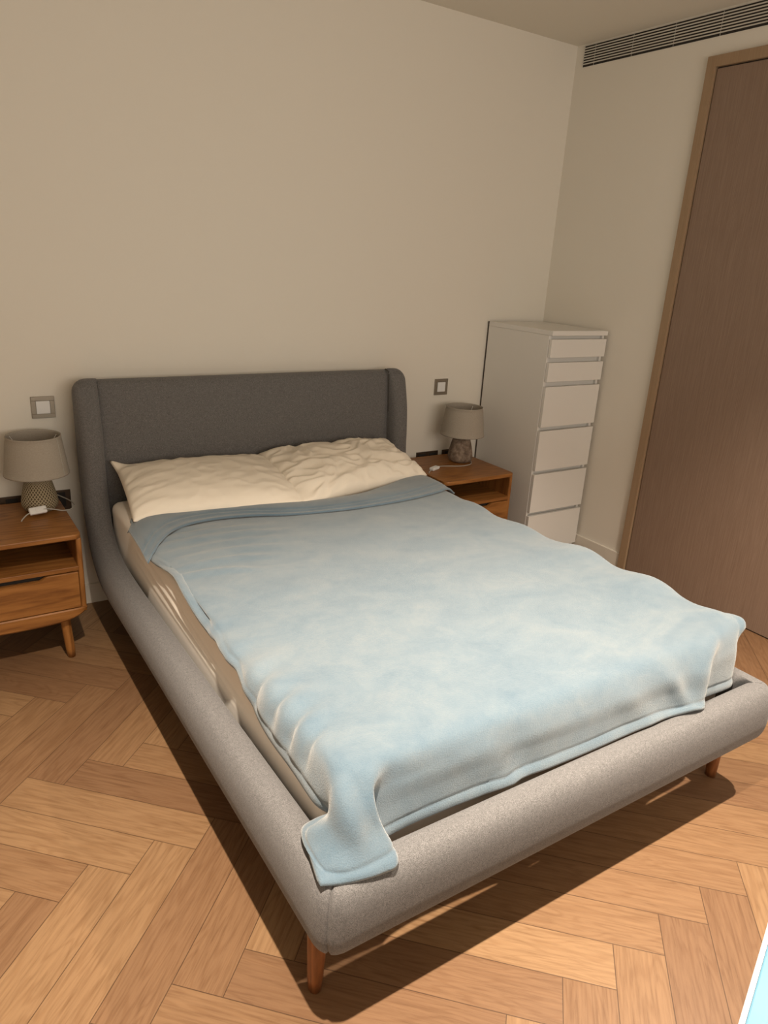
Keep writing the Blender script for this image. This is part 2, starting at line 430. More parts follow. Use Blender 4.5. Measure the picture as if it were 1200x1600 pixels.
# ================================================================ TABLE LAMPS
def lamp(x, y, label, mbase, kind, cord, sw, swrot):
    z0 = NH
    t = thing('table_lamp', label, 'lamp', (x, y, z0), 'matching bedside table lamps')
    bm = bmesh.new()
    prof = [(.046, 0), (.053, .002), (.0615, .012), (.0665, .028), (.0655, .045), (.061, .068), (.0555, .092), (.050, .112), (.046, .122), (.036, .130), (.020, .133)]
    P = cr([(a, b, 0) for a, b in prof], 3)[:, :2]
    lathe(bm, [(p[0], p[1]+.0008) for p in P], 64, uv=True)
    link_bm('lamp_base', bm, mbase, t, smooth=True)
    bm = bmesh.new(); tube(bm, [(0, 0, .128), (0, 0, .185)], .009, 14); tube(bm, [(0, 0, .16), (0, 0, .19)], .015, 14)
    link_bm('lamp_holder', bm, M_PLASTIC, t, smooth=True)
    # shade: open truncated cone with rolled rims
    zb, zt, rb, rt = .147, .298, .1165, .097
    bm = bmesh.new(); pr = []
    th = .0016
    pr = [(rb-th, zb), (rb+.0008, zb-.0006), (rb+.0008, zb+.005), (rb, zb+.006)]
    for s in np.linspace(0, 1, 8)[1:-1]: pr.append((rb+(rt-rb)*s, zb+(zt-zb)*s))
    pr += [(rt, zt-.006), (rt+.0008, zt-.005), (rt+.0008, zt), (rt-th, zt), (rt-th-.0006, zt-.006)]
    for s in np.linspace(1, 0, 8)[1:]: pr.append((rb-th+(rt-rb)*s, zb+(zt-zb)*s))
    lathe(bm, pr, 72, caps=(False, False))
    sh = link_bm('lamp_shade', bm, M_SHADE, t, smooth=True)
    sh['label'] = 'linen drum shade open at the top'
    # the stitched seam down the shade
    a = math.radians(-42 if kind == 0 else 60)
    bm = bmesh.new(); tube(bm, [((rb+.0004)*math.cos(a), (rb+.0004)*math.sin(a), zb+.004), ((rt+.0004)*math.cos(a), (rt+.0004)*math.sin(a), zt-.004)], .0009, 6)
    link_bm('shade_seam', bm, M_CORD, sh)
    bm = bmesh.new()
    for k in range(3):
        b = 2*PI*k/3+.4; tube(bm, [(.015*math.cos(b), .015*math.sin(b), .186), ((rt-.002)*math.cos(b), (rt-.002)*math.sin(b), zt-.012)], .0012, 6)
    link_bm('shade_spider', bm, M_STEEL, sh)
    pts = cr([(px-x, py-y, pz-z0) for px, py, pz in cord], 8)
    bm = bmesh.new(); tube(bm, [tuple(p) for p in pts], .0024, 8); link_bm('cord', bm, M_CORD, t, smooth=True)
    bm = bmesh.new(); box(bm, -.032, .032, -.0145, .0145, 0, .015, bev=.005, seg=3)
    s = link_bm('inline_switch', bm, M_PLASTIC, t, smooth=False)
    s.location = (sw[0]-x, sw[1]-y, sw[2]-z0); s.rotation_euler = swrot
    s['label'] = 'white inline cord switch'
    bm = bmesh.new(); box(bm, -.010, .010, -.007, .007, .0145, .0172, bev=.002); link_bm('switch_rocker', bm, M_PLASTIC, s)
lamp(-2.74, -.145, 'table lamp with woven crosshatch base on the left nightstand', M_WEAVE, 0,
     [(-2.66, -.012, .520), (-2.648, -.03, .5175), (-2.622, -.10, .5155), (-2.618, -.16, .5155), (-2.64, -.20, .5145), (-2.672, -.220, .520), (-2.70, -.232, .532), (-2.73, -.231, .538), (-2.762, -.232, .536), (-2.795, -.240, .530), (-2.815, -.252, .519), (-2.825, -.268, .5135)],
     (-2.762, -.224, .531), (math.radians(52), 0, math.radians(12)))
lamp(-.67, -.18, 'table lamp with plain mottled stone base on the right nightstand', M_STONE, 1,
     [(-.62, -.215, .5137), (-.66, -.262, .5137), (-.72, -.275, .5137), (-.77, -.262, .5137), (-.82, -.245, .5145), (-.86, -.25, .518), (-.905, -.268, .518), (-.945, -.290, .514), (-.965, -.305, .5137), (-.972, -.318, .5137)],
     (-.905, -.270, .5115), (0, 0, math.radians(24)))

# ================================================================ WHITE CHEST
def chest():
    x1, yb, w, dp, h = -.016, -.0152, .40, .48, 1.2295
    x0 = x1-w; yf = yb-dp
    t = thing('chest_of_drawers', 'tall narrow white six-drawer chest in the corner', 'chest of drawers', ((x0+x1)/2, (yb+yf)/2, 0))
    cx, cy = (x0+x1)/2, (yb+yf)/2
    def B(name, lst, m, par=t, bev=.001): return boxes(name, [(a-cx, b-cx, c-cy, d_-cy, e, f) for a, b, c, d_, e, f in lst], m, par, bev)
    B('top_panel', [(x0, x1, yf, yb, h-.024, h)], M_WHITE, bev=.0015)
    for sx in (0, 1):
        a = x0 if sx == 0 else x1-.016
        B('side_panel', [(a, a+.016, yf+.022, yb, .0, h-.0245)], M_WHITE)
    B('back_panel', [(x0+.001, x1-.001, yb-.0005, yb+.0105, .02, h-.001)], M_BACK)
    B('plinth', [(x0+.016, x1-.016, yf+.04, yf+.055, 0, .05)], M_WHITE)
    D = [(1.098, 1.188), (.977, 1.073), (.744, .952), (.509, .723), (.276, .489), (.045, .256)]
    for i, (a, b) in enumerate(D):
        dr = B('drawer', [(x0+.002, x1-.002, yf+.001, yf+.019, a, b)], M_WHITE)
        B('drawer_box', [(x0+.03, x1-.03, yf+.0195, yb-.03, a+.01, b-.035)], M_WHITE, dr)
        B('grip_recess', [(x0+.016, x1-.016, yf+.036, yf+.046, b-.03, b+.03)], M_WHITE, dr)
chest()

# ================================================================ BED FRAME
XA, XB = -2.585, -1.035          # outer faces
YFT = -2.222                     # foot outer face
BT = .094                        # rail thickness
def sup(n, e=2.6):
    out = []
    for j in range(n):
        a = 2*PI*j/n; c, s = math.cos(a), math.sin(a)
        out.append((math.copysign(abs(c)**(2/e), c), math.copysign(abs(s)**(2/e), s)))
    return out
SUP = sup(44, 2.8)
def bed():
    cx = (XA+XB)/2
    t = thing('bed_frame', 'grey upholstered double bed frame with winged headboard and wooden legs', 'bed', (cx, -1.1, 0))
    T = Vector((cx, -1.1, 0))
    # side rails with wings. back/lower edge B(t), front/upper edge F(t), in (y, z)
    Bk = [(-.085, 1.0), (-.080, .93), (-.074, .80), (-.074, .66), (-.082, .56), (-.115, .46), (-.160, .355), (-.215, .275), (-.32, .215), (-.48, .198), (-.75, .200), (-1.15, .203), (-1.6, .203), (-2.0, .203)]
    Fk = [(-.145, 1.0), (-.168, .95), (-.200, .84), (-.214, .72), (-.218, .62), (-.232, .53), (-.262, .46), (-.315, .405), (-.41, .372), (-.54, .36), (-.78, .357), (-1.15, .364), (-1.6, .374), (-2.0, .385)]
    Bc, Fc = cr(Bk, 5), cr(Fk, 5)
    def corner_rings(s):     # second half of path: from side to mitre, s=-1 left, 1 right
        rings = []; R = .055
        return rings
    for s in (-1, 1):
        xo = XA if s < 0 else XB           # outer face
        def wing_x(c, z):       # outer top corner rounded off
            Rw = .055; dz = max(0.0, z-(1.010-Rw)); cut = Rw-math.sqrt(max(0.0, Rw*Rw-dz*dz))
            o_, i_ = xo-s*min(cut, BT*.62), xo-s*BT
            return (o_+i_)/2+(o_-i_)/2*(c*s)
        bm = bmesh.new(); rings = []
        # rounded top end
        for k in (0, 1, 2, 3, 4):
            a = k/5*PI/2; sc_ = math.sin(a) if k else .12
            zc = .985+.024*math.cos(a)
            yb, yf = -.088, -.145
            ym, hy = (yb+yf)/2, abs(yb-yf)/2*(.35+.65*sc_)
            rings.append([Vector((wing_x(c, zc), ym-hy*q, zc)) for c, q in SUP])
        for (yb, zb), (yf, zf) in list(zip(Bc, Fc))[1:]:
            m = Vector(((yb+yf)/2, (zb+zf)/2)); hv = Vector((yf-yb, zf-zb))/2
            thick = BT
            rings.append([Vector((wing_x(c, m.y+hv.y*q) if m.y+hv.y*q > .95 else xo-s*BT/2+BT/2*c, m.x+hv.x*q, m.y+hv.y*q)) for c, q in SUP])
        # corner: rotate about plan centre by 45 degrees
        R = .060
        pc = Vector((xo-s*R, YFT+R))     # centre of arc in plan (x, y)
        for y in (-2.05, -2.10):
            rings.append([Vector((xo-s*BT/2+BT/2*c, y, .294+.0915*q)) for c, q in SUP])
        for k in range(0, 7):
            a = k/6*PI/4
            if k == 6: pinch = .93
            else: pinch = 1
            n = Vector((s*math.cos(a), -math.sin(a)))    # outward
            rr = []
            for c, q in SUP:
                off = (R-BT/2) + (BT/2)*(c*s)*pinch
                if off < 0: off = off*1.25
                p = pc+n*off
                rr.append(Vector((p.x, p.y, .294+.0915*q*pinch)))
            rings.append(rr)
        rings = [[p-T for p in r] for r in rings]
        loft(bm, rings); bmesh.ops.recalc_face_normals(bm, faces=bm.faces)
        link_bm('side_rail', bm, M_GREY, t, smooth=True)
    # foot rail between the two mitres
    bm = bmesh.new(); rings = []; R = .060
    def arc(s, ks):
        pc = Vector(((XA if s < 0 else XB)-s*R, YFT+R))
        for k in ks:
            a = PI/4+k/6*PI/4; n = Vector((s*math.cos(a), -math.sin(a))); pinch = .93 if k == 0 else 1
            rr = []
            for c, q in SUP:
                off = (R-BT/2)+(BT/2)*c*pinch
                if off < 0: off *= 1.25
                p = pc+n*off; rr.append(Vector((p.x, p.y, .294+.0915*q*pinch)))
            rings.append(rr)
    arc(-1, range(0, 7))
    for x in np.linspace(XA+R+.02, XB-R-.02, 14):
        rings.append([Vector((x, YFT+BT/2-BT/2*c, .294+.0915*q)) for c, q in SUP])
    arc(1, range(6, -1, -1))
    loft(bm, [[p-T for p in r] for r in rings]); bmesh.ops.recalc_face_normals(bm, faces=bm.faces)
    link_bm('foot_rail', bm, M_GREY, t, smooth=True)
    # headboard panel: gently rounded top, slight backward lean
    bm = bmesh.new(); rings = []
    for x in np.linspace(XA+.080, XB-.080, 40):
        rr = []
        for yy, zz in ((-.05, .22), (-.05, .97), (-.055, .988), (-.07, .999), (-.09, 1.0), (-.108, .994), (-.120, .978), (-.127, .94), (-.137, .80), (-.147, .6), (-.153, .4), (-.155, .22)):
            rr.append(Vector((x, yy, zz))-T)
        rings.append(rr)
    loft(bm, rings); bmesh.ops.recalc_face_normals(bm, faces=bm.faces)
    link_bm('headboard', bm, M_GREY, t, smooth=True)
    # piping in the joint between headboard and wings
    for s in (-1, 1):
        x = (XA+.0915) if s < 0 else (XB-.0915)
        bm = bmesh.new()
        pts = [(x, -.095, 1.003), (x, -.118, 1.0), (x, -.130, .985), (x, -.137, .93), (x, -.144, .80)]
        tube(bm, [Vector(p)-T for p in cr(pts, 5)], .0035, 8)
        link_bm('piping', bm, M_SEAM, t, smooth=True)
    # slatted base
    for k in range(13):
        y = -.32-.135*k
        boxes('slat', [(XA+BT-.01-cx, XB-BT+.01-cx, y-.03+1.1, y+.03+1.1, .243, .258)], M_OAK_X, t)
    boxes('centre_beam', [(-.02, .02, -.83, .9, .205, .243)], M_OAK_Y, t)
    for s, y in ((-1, -2.095), (1, -2.095), (-1, -.42), (1, -.42)):
        bm = bmesh.new(); ins = .060 if y < -1 else .24; xt = (XA+ins) if s < 0 else (XB-ins); xb = xt+s*.006
        rings = []
        for q in np.linspace(0, 1, 8):
            r = .0165+.0085*q; rings.append([(xb+(xt-xb)*q+r*math.cos(2*PI*j/24)-cx, y+(.004*(1-q)*(-1 if y < -1 else 1))+r*math.sin(2*PI*j/24)+1.1, q*.225) for j in range(24)])
        rings[0] = [(xb-cx+(p[0]-xb+cx)*.85, p[1], 0) for p in rings[0]]
        loft(bm, rings); lg = link_bm('leg', bm, M_LEG, t, smooth=True)
    return t
bed()

# ================================================================ MATTRESS IN ITS SHEET
MX0, MX1, MY0, MY1, MZ0, MZ1 = -2.485, -1.135, -2.092, -.175, .262, .522
def mattress():
    bm = bmesh.new(); box(bm, MX0, MX1, MY0, MY1, MZ0, MZ1)
    bmesh.ops.bevel(bm, geom=[e for e in bm.edges], offset=.032, segments=4, profile=.6, affect='EDGES')
    bm2 = bmesh.new()
    # rebuild as dense rounded box for pulled-sheet wrinkles along the left side
    bm.free()
    nx, ny, nz = 60, 150, 22
    def rb(p, r=.035):
        c = Vector((min(max(p.x, MX0+r), MX1-r), min(max(p.y, MY0+r), MY1-r), min(max(p.z, MZ0+r), MZ1-r)))
        d = p-c
        return c+d.normalized()*r if d.length > 1e-9 else p
    def g(P):
        V = [[bm2.verts.new(P(i, j)) for j in range(P.m+1)] for i in range(P.n+1)]
        for i in range(P.n):
            for j in range(P.m): bm2.faces.new((V[i][j], V[i][j+1], V[i+1][j+1], V[i+1][j]))
    class F:
        def __init__(s, n, m, f): s.n, s.m, s.f = n, m, f
        def __call__(s, i, j): return s.f(i/s.n, j/s.m)
    lx = lambda u: MX0+(MX1-MX0)*u; ly = lambda u: MY0+(MY1-MY0)*u; lz = lambda u: MZ0+(MZ1-MZ0)*u
    g(F(nx, ny, lambda a, b: rb(Vector((lx(a), ly(b), MZ1))))); g(F(nx, ny, lambda a, b: rb(Vector((lx(a), ly(b), MZ0)))))
    def side(x):
        def f(a, b):
            p = rb(Vector((x, ly(a), lz(b))))
            if x == MX0:
                # long pull lines running down from the head towards the foot
                y, z = p.y, p.z; w = 0
                for k, (z0, sl, y0, y1) in enumerate(((.49, .085, -1.75, -.55), (.455, .085, -1.9, -.45), (.415, .075, -1.95, -.5), (.375, .06, -2.0, -.35), (.47, .10, -1.5, -.9), (.335, .03, -1.95, -.5))):
                    zc = z0+sl*(y+.5)*.8+.006*math.sin(y*5+k)
                    amp = float(sstep(y0, y0+.55, y)*(1-sstep(y1-.25, y1, y)))
                    w += .0034*amp*math.exp(-((z-zc)/.0085)**2)
                w += .006*float(sstep(.34, .30, z))*math.sin(y*8)*.4
                p.x -= w*float(sstep(.335, .43, z))*float(1-sstep(MZ1-.03, MZ1, z))
            return p
        return f
    g(F(ny*2, 44, side(MX0))); g(F(ny, nz, side(MX1)))
    g(F(nx, nz, lambda a, b: rb(Vector((lx(a), MY0, lz(b)))))); g(F(nx, nz, lambda a, b: rb(Vector((lx(a), MY1, lz(b))))))
    bmesh.ops.remove_doubles(bm2, verts=bm2.verts, dist=.0004)
    bmesh.ops.recalc_face_normals(bm2, faces=bm2.faces)
    o = link_bm('mattress', bm2, M_SHEET, smooth=True)
    tag(o, 'mattress in cream fitted sheet lying in the grey bed frame', 'mattress')
mattress()

# ================================================================ PILLOWS
def pillow(TL, TR, BR, BL, T, seed, crump, label, ears):
    N, Mv = 120, 84
    TL, TR, BR, BL = map(np.array, (TL, TR, BR, BL))
    cen = (TL+TR+BR+BL)/4
    o = thing_mesh = None
    bm = bmesh.new()
    top, bot = np.zeros((Mv+1, N+1, 3)), np.zeros((Mv+1, N+1, 3))
    nrm = np.cross(TR-TL, BL-TL); nrm = nrm/np.linalg.norm(nrm)
    if nrm[2] < 0: nrm = -nrm
    for i in range(Mv+1):
        v = -1+2*i/Mv
        for j in range(N+1):
            u = -1+2*j/N
            # sides bow inwards between the corners
            uu = u*(1-.020*(1-v*v)); vv = v*(1-.035*(1-u*u))
            a, b = (uu+1)/2, (vv+1)/2
            P = (TL*(1-a)+TR*a)*(1-b)+(BL*(1-a)+BR*a)*b
            e = max(0, (1-abs(u)**2.4))**.43*max(0, (1-abs(v)**2.6))**.43
            x3, y3 = P[0], P[1]
            # wrinkles gather towards the corners and the ends
            w = 0
            q = Vector((u*3.2+seed, v*2.2, seed*.7))
            n1 = noise.noise(q)*.5
            ridged = 1-abs(noise.noise(Vector((u*4.5+seed*2+n1, v*3.6+n1*1.5, 3.1+seed))))*2
            w += crump*.016*(ridged-.6)
            w += crump*.016*noise.noise(Vector((u*2.2+seed, v*5, 1.7)))
            ang = math.atan2(v*.7, u); edge = (abs(u)**3*.6+abs(v)**4*.5)
            w += (.0018+.003*crump)*math.sin(v*21+u*5+6*n1+seed)*abs(u)**3.0
            w += (.0016+.0025*crump)*math.sin(u*30+v*6+5*n1+seed)*abs(v)**4*.8
            w += .0022*noise.noise(Vector((u*5+seed, v*9+u*5, 7)))
            t = T*e
            top[i, j] = P+nrm*(t+w*min(1, e*2.2)); bot[i, j] = P-nrm*(t*.55)*(1 if True else 0)
    # ears
    for M_ in (top, bot):
        for (ci, cj, dx) in ears:
            for i in range(Mv+1):
                for j in range(N+1):
                    dd = ((i/Mv-ci)*1.1)**2+((j/N-cj)*1.6)**2
                    M_[i, j] += np.array(dx)*math.exp(-dd/.006)
    floor_z = MZ1+.004
    bot[:, :, 2] = np.maximum(bot[:, :, 2], floor_z); top[:, :, 2] = np.maximum(top[:, :, 2], floor_z+.003)
    # rest against the headboard
    for M_ in (top, bot): M_[:, :, 1] = np.minimum(M_[:, :, 1], -.150-.02*0)
    A = grid_mesh(bm, top); B = grid_mesh(bm, bot)
    rim = [(0, j) for j in range(N+1)]+[(i, N) for i in range(1, Mv+1)]+[(Mv, j) for j in range(N-1, -1, -1)]+[(i, 0) for i in range(Mv-1, 0, -1)]
    # seam lip
    for k in range(len(rim)):
        a, b = rim[k], rim[(k+1) % len(rim)]
        try: bm.faces.new((A[a[0]][a[1]], A[b[0]][b[1]], B[b[0]][b[1]], B[a[0]][a[1]]))
        except ValueError: pass
    bmesh.ops.remove_doubles(bm, verts=bm.verts, dist=.0003)
    bmesh.ops.recalc_face_normals(bm, faces=bm.faces)
    o = link_bm('pillow', bm, M_PILLOW, smooth=True)
    tag(o, label, 'pillow', 'pillows against the headboard')
    # piped edge seam
    return o
pillow((-2.455, -.175, .655), (-1.80, -.175, .645), (-1.80, -.640, .552), (-2.487, -.540, .556), .074, 1.3, .22,
       'smooth cream pillow on the left, against the headboard',
       [(0, 0, (-.02, .0, .032)), (1, 0, (0, -.01, .0))])
pillow((-1.845, -.19, .660), (-1.155, -.18, .660), (-1.095, -.465, .556), (-1.850, -.640, .556), .080, 5.1, .72,
       'crumpled cream pillow on the right, beside the stone-base lamp',
       [(0, 1, (.0, -.0, .008))])

# ================================================================ BLANKET
def blanket():
    zt = .545
    # control rows (head to foot); each row: columns left hem -> right hem
    def toprow(y, dy, xl, zl, xr, zr, xs=None, bulge=0, lift=0):
        # y: list offsets per column for the head crease
        X = [xl, (xl-2.50)/2 if False else xl*.5-2.495*.5, -2.47, -2.36, -2.25, -2.12, -1.95, -1.76, -1.55, -1.40, -1.30, -1.20, -1.135+bulge*.4, xr]
        X[1] = -2.500 if zl < .52 else xl+.02
        Z = [zl, (zl+zt)/2-.004, zt-.004, zt+.002, zt+.004, zt+.004, zt+.005, zt+.006, zt+.006, zt+.005, zt+.004+lift*.4, zt+.003+lift, zt-.006+lift, zr]
        Y = [y+d_ for d_ in dy]
        return [(a, b, c) for a, b, c in zip(X, Y, Z)]
    z14 = [0]*14
    rows = []
    cre = [-.560, -.52, -.475, -.440, -.455, -.500, -.575, -.615, -.605, -.565, -.520, -.470, -.445, -.45]
    rows.append(toprow(0, cre, -2.500, 0.524, -1.085, .515))
    rows.append(toprow(-.62, [-.10, -.08, -.06, -.04, -.04, -.04, -.05, -.06, -.06, -.04, -.02, 0, .02, .02], -2.500, 0.519, -1.082, .500))
    rows.append(toprow(-.83, z14, -2.500, 0.512, -1.080, .50))
    rows.append(toprow(-1.03, z14, -2.492, .548, -1.080, .49))
    rows.append(toprow(-1.17, z14, -2.500, .540, -1.080, .49, bulge=.02))
    rows.append(toprow(-1.30, z14, -2.500, .520, -1.062, .50, bulge=.03, lift=.004))
    rows.append(toprow(-1.46, z14, -2.500, .512, -1.045, .515, bulge=.07, lift=.012))
    rows.append(toprow(-1.62, z14, -2.500, .494, -1.048, .49, bulge=.06, lift=.012))
    rows.append(toprow(-1.76, z14, -2.500, .446, -1.035, .50, bulge=.08, lift=.016))
    rows.append(toprow(-1.90, z14, -2.500, .436, -1.050, .48, bulge=.06, lift=.012))
    # near the foot: columns tighten round the tail at the left corner
    rows.append([(-2.502, -2.02, .432), (-2.500, -2.03, .478), (-2.488, -2.02, .535), (-2.462, -2.02, .552), (-2.40, -2.02, .553), (-2.22, -2.01, zt+.002),
                 (-1.97, -2.01, zt+.004), (-1.76, -2.01, zt+.004), (-1.55, -2.01, zt+.004), (-1.38, -2.01, zt+.005), (-1.29, -2.01, zt+.006), (-1.20, -2.02, zt+.006), (-1.13, -2.03, zt+.012), (-1.075, -2.045, .545)])
    rows.append([(-2.480, -2.060, .422), (-2.500, -2.085, .470), (-2.498, -2.090, .522), (-2.462, -2.098, .545), (-2.430, -2.098, .545), (-2.30, -2.085, .535),
                 (-1.97, -2.085, .537), (-1.76, -2.088, .538), (-1.55, -2.088, .540), (-1.38, -2.09, .542), (-1.29, -2.10, .542), (-1.215, -2.09, .540), (-1.145, -2.085, .540), (-1.088, -2.088, .537)])
    rows.append([(-2.518, -2.055, .415), (-2.526, -2.100, .447), (-2.508, -2.128, .480), (-2.465, -2.142, .500), (-2.434, -2.142, .500), (-2.395, -2.104, .485),
                 (-1.99, -2.117, .490), (-1.76, -2.122, .490), (-1.55, -2.124, .494), (-1.41, -2.128, .495), (-1.335, -2.143, .492), (-1.275, -2.116, .490), (-1.150, -2.106, .490), (-1.122, -2.080, .490)])
    rows.append([(-2.545, -2.055, .402), (-2.548, -2.090, .420), (-2.520, -2.150, .432), (-2.465, -2.168, .440), (-2.424, -2.166, .440), (-2.398, -2.110, .435),
                 (-2.01, -2.121, .445), (-1.78, -2.128, .440), (-1.56, -2.130, .445), (-1.43, -2.138, .440), (-1.350, -2.156, .435), (-1.290, -2.122, .440), (-1.152, -2.112, .440), (-1.110, -2.085, .440)])
    rows.append([(-2.560, -2.112, .398), (-2.552, -2.145, .402), (-2.520, -2.182, .402), (-2.462, -2.192, .404), (-2.412, -2.186, .404), (-2.392, -2.116, .400),
                 (-2.03, -2.126, .402), (-1.80, -2.134, .402), (-1.57, -2.137, .406), (-1.45, -2.146, .402), (-1.364, -2.166, .398), (-1.305, -2.128, .400), (-1.150, -2.114, .395), (-1.110, -2.085, .395)])
    rows.append([(-2.570, -2.178, .388), (-2.541, -2.190, .386), (-2.501, -2.202, .385), (-2.450, -2.209, .385), (-2.413, -2.203, .386), (-2.385, -2.118, .368),
                 (-2.04, -2.134, .381), (-1.80, -2.142, .384), (-1.58, -2.146, .388), (-1.47, -2.155, .390), (-1.374, -2.174, .391), (-1.315, -2.130, .378), (-1.148, -2.118, .360), (-1.108, -2.085, .355)])
    R = np.array(rows)                                   # (16, 14, 3)
    n = 9
    G = cr(R.reshape(len(rows), -1), n).reshape(-1, 14, 3)
    G = np.transpose(G, (1, 0, 2)); G = cr(G.reshape(14, -1), n).reshape(-1, G.shape[1], 3); G = np.transpose(G, (1, 0, 2))
    ny, nx = G.shape[:2]
    # normals
    du = np.gradient(G, axis=1); dv = np.gradient(G, axis=0); Nn = np.cross(dv, du); Nn /= np.linalg.norm(Nn, axis=2, keepdims=True)+1e-12
    if Nn[ny//2, nx//2, 2] < 0: Nn = -Nn
    X, Y, Z = G[..., 0], G[..., 1], G[..., 2]
    D = np.zeros_like(X)
    ontop = sstep(.50, .54, Z)
    for i in range(ny):
        for j in range(nx):
            p = Vector((X[i, j], Y[i, j], Z[i, j]))
            D[i, j] += .0032*noise.noise(Vector((p.x*5, p.y*6, p.z*5)))+.0012*noise.noise(p*17)
    # pull wrinkles fanning from the left of the turned-back edge
    def ridge(x0, y0, x1, y1, amp, wid, bend=0):
        ax, ay = x1-x0, y1-y0; L = math.hypot(ax, ay); ax, ay = ax/L, ay/L
        s = ((X-x0)*ax+(Y-y0)*ay)/L; dd = -(X-x0)*ay+(Y-y0)*ax-bend*np.sin(np.clip(s, 0, 1)*PI)
        env = sstep(-.12, .15, s)*(1-sstep(.6, 1.1, s))
        return amp*env*np.exp(-(dd/wid)**2)
    for a in ((-2.46, -.74, -2.02, -.78, .008, .014, .02), (-2.46, -.80, -1.98, -.86, .009, .015, .03), (-2.46, -.87, -1.98, -.93, .008, .015, .03), (-2.46, -.94, -2.05, -.99, .009, .016, .03),
              (-2.48, -1.00, -2.12, -1.05, .010, .016, .02), (-2.48, -1.05, -2.22, -1.13, .010, .014, .01), (-2.40, -.68, -2.15, -.71, .006, .012, .01)):
        D += ridge(*a)
    # dents along the left mattress edge where the hem hangs
    for y0, amp, wy in ((-1.44, .004, .030), (-1.58, .006, .028), (-1.70, .012, .017), (-1.80, .011, .014), (-1.885, .013, .015), (-1.965, .010, .013)):
        cy = y0+(X+2.5)*.35
        D -= amp*np.exp(-((Y-cy)/wy)**2)*np.exp(-((X+2.485)/.045)**2)*sstep(.455, .50, Z)
        D += amp*.5*np.exp(-((Y-cy-.045)/.022)**2)*np.exp(-((X+2.46)/.06)**2)*sstep(.455, .50, Z)
    # scallops down the right edge
    D += .007*np.sin(Y*21+1.0)*sstep(-1.25, -1.12, X)*sstep(-2.03, -1.95, Y)*sstep(-.70, -.85, Y)
    # folds on the foot drop
    fz = sstep(.535, .48, Z)*sstep(-2.07, -2.11, Y)
    front = sstep(-2.36, -2.28, X)
    D += fz*front*(.010*np.exp(-((X-(-2.12+(.50-Z)*.55))/.028)**2) - .006*np.exp(-((X-(-2.05+(.50-Z)*.5))/.04)**2) + .006*np.exp(-((X+1.62+(Z-.45)*.9)/.05)**2)+.008*np.exp(-((X+1.45+(Z-.45)*.7)/.03)**2))
    # lengthwise pleats in the corner tail
    tail = (1-front)*sstep(-2.08, -2.13, Y)
    D += tail*sstep(.40, .46, Z)*(.008*np.sin((X+2.5)*75+(Z-.4)*10))
    # rolled hem
    hem = np.zeros_like(D)
    U = np.arange(nx)[None, :]/(nx-1)*13; V = np.arange(ny)[:, None]/(ny-1)*15
    Gp = G+Nn*D[..., None]
    def arcdist(P, axis, rev):
        seg = np.linalg.norm(np.diff(P, axis=axis), axis=2)
        c = np.zeros(P.shape[:2])
        if axis == 1: c[:, 1:] = np.cumsum(seg, axis=1)
        else: c[1:, :] = np.cumsum(seg, axis=0)
        if rev: c = (c[:, -1:] if axis == 1 else c[-1:, :])-c
        return c
    e = np.minimum(np.minimum(arcdist(Gp, 1, False), arcdist(Gp, 1, True)), arcdist(Gp, 0, True))
    Th = .009+.004*np.exp(-((e-.010)/.009)**2)
    groove = -.0025*np.exp(-((e-.026)/.004)**2)
    top = Gp+Nn*(groove[..., None]+Th[..., None]*.5); bot = Gp-Nn*(Th[..., None]*.5)
    bm = bmesh.new(); A = grid_mesh(bm, top); B = grid_mesh(bm, bot)
    rim = [(0, j) for j in range(nx)]+[(i, nx-1) for i in range(1, ny)]+[(ny-1, j) for j in range(nx-2, -1, -1)]+[(i, 0) for i in range(ny-2, 0, -1)]
    mid = {}
    for k, (i, j) in enumerate(rim):
        ii = min(max(i, 1), ny-2); jj = min(max(j, 1), nx-2)
        out = Gp[i, j]-Gp[ii, jj]; out /= np.linalg.norm(out)+1e-9
        mid[(i, j)] = bm.verts.new(Gp[i, j]+out*.005)
    for k in range(len(rim)):
        a, b = rim[k], rim[(k+1) % len(rim)]
        bm.faces.new((A[a[0]][a[1]], A[b[0]][b[1]], mid[b], mid[a])); bm.faces.new((mid[a], mid[b], B[b[0]][b[1]], B[a[0]][a[1]]))
    bmesh.ops.recalc_face_normals(bm, faces=bm.faces)
    bl = link_bm('blanket', bm, M_FLEECE, smooth=True)
    tag(bl, 'pale blue fleece blanket spread over the bed, one corner hanging over the foot rail', 'blanket')
    # turned-back border at the head end: rises out of the crease and lies back over the blanket
    Cx = [(-2.503, -.560, .528), (-2.45, -.478, .548), (-2.37, -.437, .556), (-2.25, -.455, .558), (-2.12, -.500, .558), (-1.95, -.575, .56), (-1.76, -.615, .56), (-1.55, -.605, .56), (-1.36, -.545, .56), (-1.22, -.475, .558), (-1.13, -.440, .552), (-1.085, -.45, .528)]
    Hx = [(-2.518, -.865, .528), (-2.455, -.775, .556), (-2.37, -.690, .562), (-2.25, -.648, .562), (-2.10, -.662, .562), (-1.94, -.712, .563), (-1.76, -.748, .563), (-1.55, -.752, .563), (-1.36, -.738, .563), (-1.22, -.708, .562), (-1.13, -.672, .556), (-1.085, -.66, .528)]
    Cc, Hc = cr(Cx, 10), cr(Hx, 10); m = len(Cc)
    rowsf = []
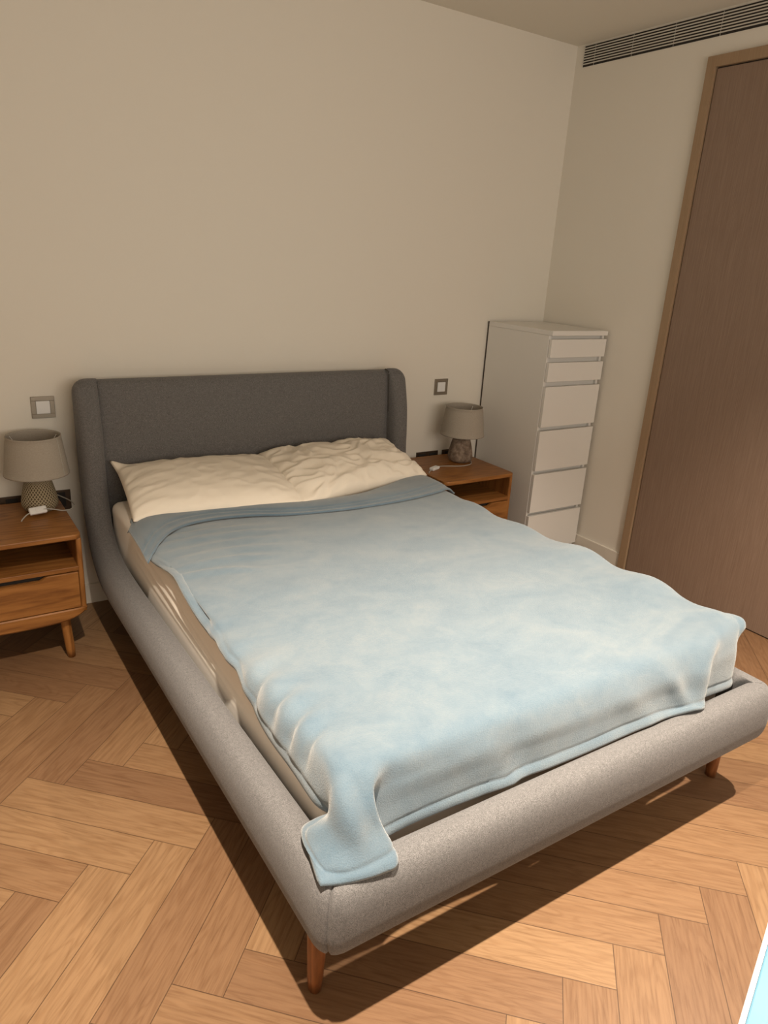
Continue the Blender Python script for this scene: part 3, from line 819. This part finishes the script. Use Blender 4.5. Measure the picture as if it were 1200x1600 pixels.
    for s in (0, .05, .12, .25, .4, .55, .68, .75, .8, .88, .95, 1.0):
        P = Cc*(1-s)+Hc*s
        puff = .011*math.sin(PI*min(1, s*1.1+.05))**.5+.004
        P = P.copy()
        for j in range(m):
            w = .0022*noise.noise(Vector((P[j, 0]*6, P[j, 1]*22, 2)))+.003*noise.noise(Vector((P[j, 0]*2.5, P[j, 1]*9, 9)))
            stitch = -.003*math.exp(-((s-.76)/.03)**2)
            P[j, 2] += (puff+w+stitch)*(1 if 3 < j < m-3 else .7)
            if j < 5: P[j, 0] -= .004
        rowsf.append(P)
    Gf = np.array(rowsf)
    Gf = cr(Gf.reshape(len(rowsf), -1), 3).reshape(-1, m, 3)
    bm = bmesh.new(); top = Gf.copy(); bot = Gf.copy(); bot[..., 2] -= .010
    A = grid_mesh(bm, top); B = grid_mesh(bm, bot); nyf = Gf.shape[0]
    rim = [(0, j) for j in range(m)]+[(i, m-1) for i in range(1, nyf)]+[(nyf-1, j) for j in range(m-2, -1, -1)]+[(i, 0) for i in range(nyf-2, 0, -1)]
    cenf = Gf.mean(axis=(0, 1)); mid = {}
    for (i, j) in rim:
        ii = min(max(i, 1), nyf-2); jj = min(max(j, 1), m-2); out = Gf[i, j]-Gf[ii, jj]; out[2] = 0; out /= np.linalg.norm(out)+1e-9
        mid[(i, j)] = bm.verts.new(Gf[i, j]+out*(.006 if i else .010)-np.array((0, 0, .005 if i else .012)))
    for k in range(len(rim)):
        a, b = rim[k], rim[(k+1) % len(rim)]
        bm.faces.new((A[a[0]][a[1]], A[b[0]][b[1]], mid[b], mid[a])); bm.faces.new((mid[a], mid[b], B[b[0]][b[1]], B[a[0]][a[1]]))
    bmesh.ops.recalc_face_normals(bm, faces=bm.faces)
    f = link_bm('turned_back_edge', bm, M_FLEECE_BACK, bl, smooth=True)
    f['label'] = 'darker reverse side turned back over the blanket'
blanket()

# ================================================================ PALE BLUE TABLETOP (bottom right corner)
def side_table():
    t = thing('side_table', 'pale blue tabletop with white rim at the bottom right corner of the photo', 'table', (-2.62, -2.935, 0))
    t.rotation_euler = (0, 0, math.atan2(.346, .938))
    # local x along the visible edge, local y away from the bed is negative
    Lx, Ly = .75, .55
    boxes('table_top', [(.006, Lx-.006, -Ly+.006, -.006, .722, .741)], M_BLUETOP, t, bev=.002)
    bm = bmesh.new()
    for q in ((0, Lx, -.006, 0, .716, .742), (0, Lx, -Ly, -Ly+.006, .716, .742), (0, .006, -Ly, 0, .716, .742), (Lx-.006, Lx, -Ly, 0, .716, .742)): box(bm, *q, bev=.0015)
    link_bm('rim', bm, M_RIM, t)
    for x, y in ((.09, -.08), (Lx-.09, -.08), (.09, -Ly+.08), (Lx-.09, -Ly+.08)):
        bm = bmesh.new(); tube(bm, [(x, y, 0), (x, y, .722)], .014, 16); link_bm('leg', bm, M_STEEL, t, smooth=True)
side_table()
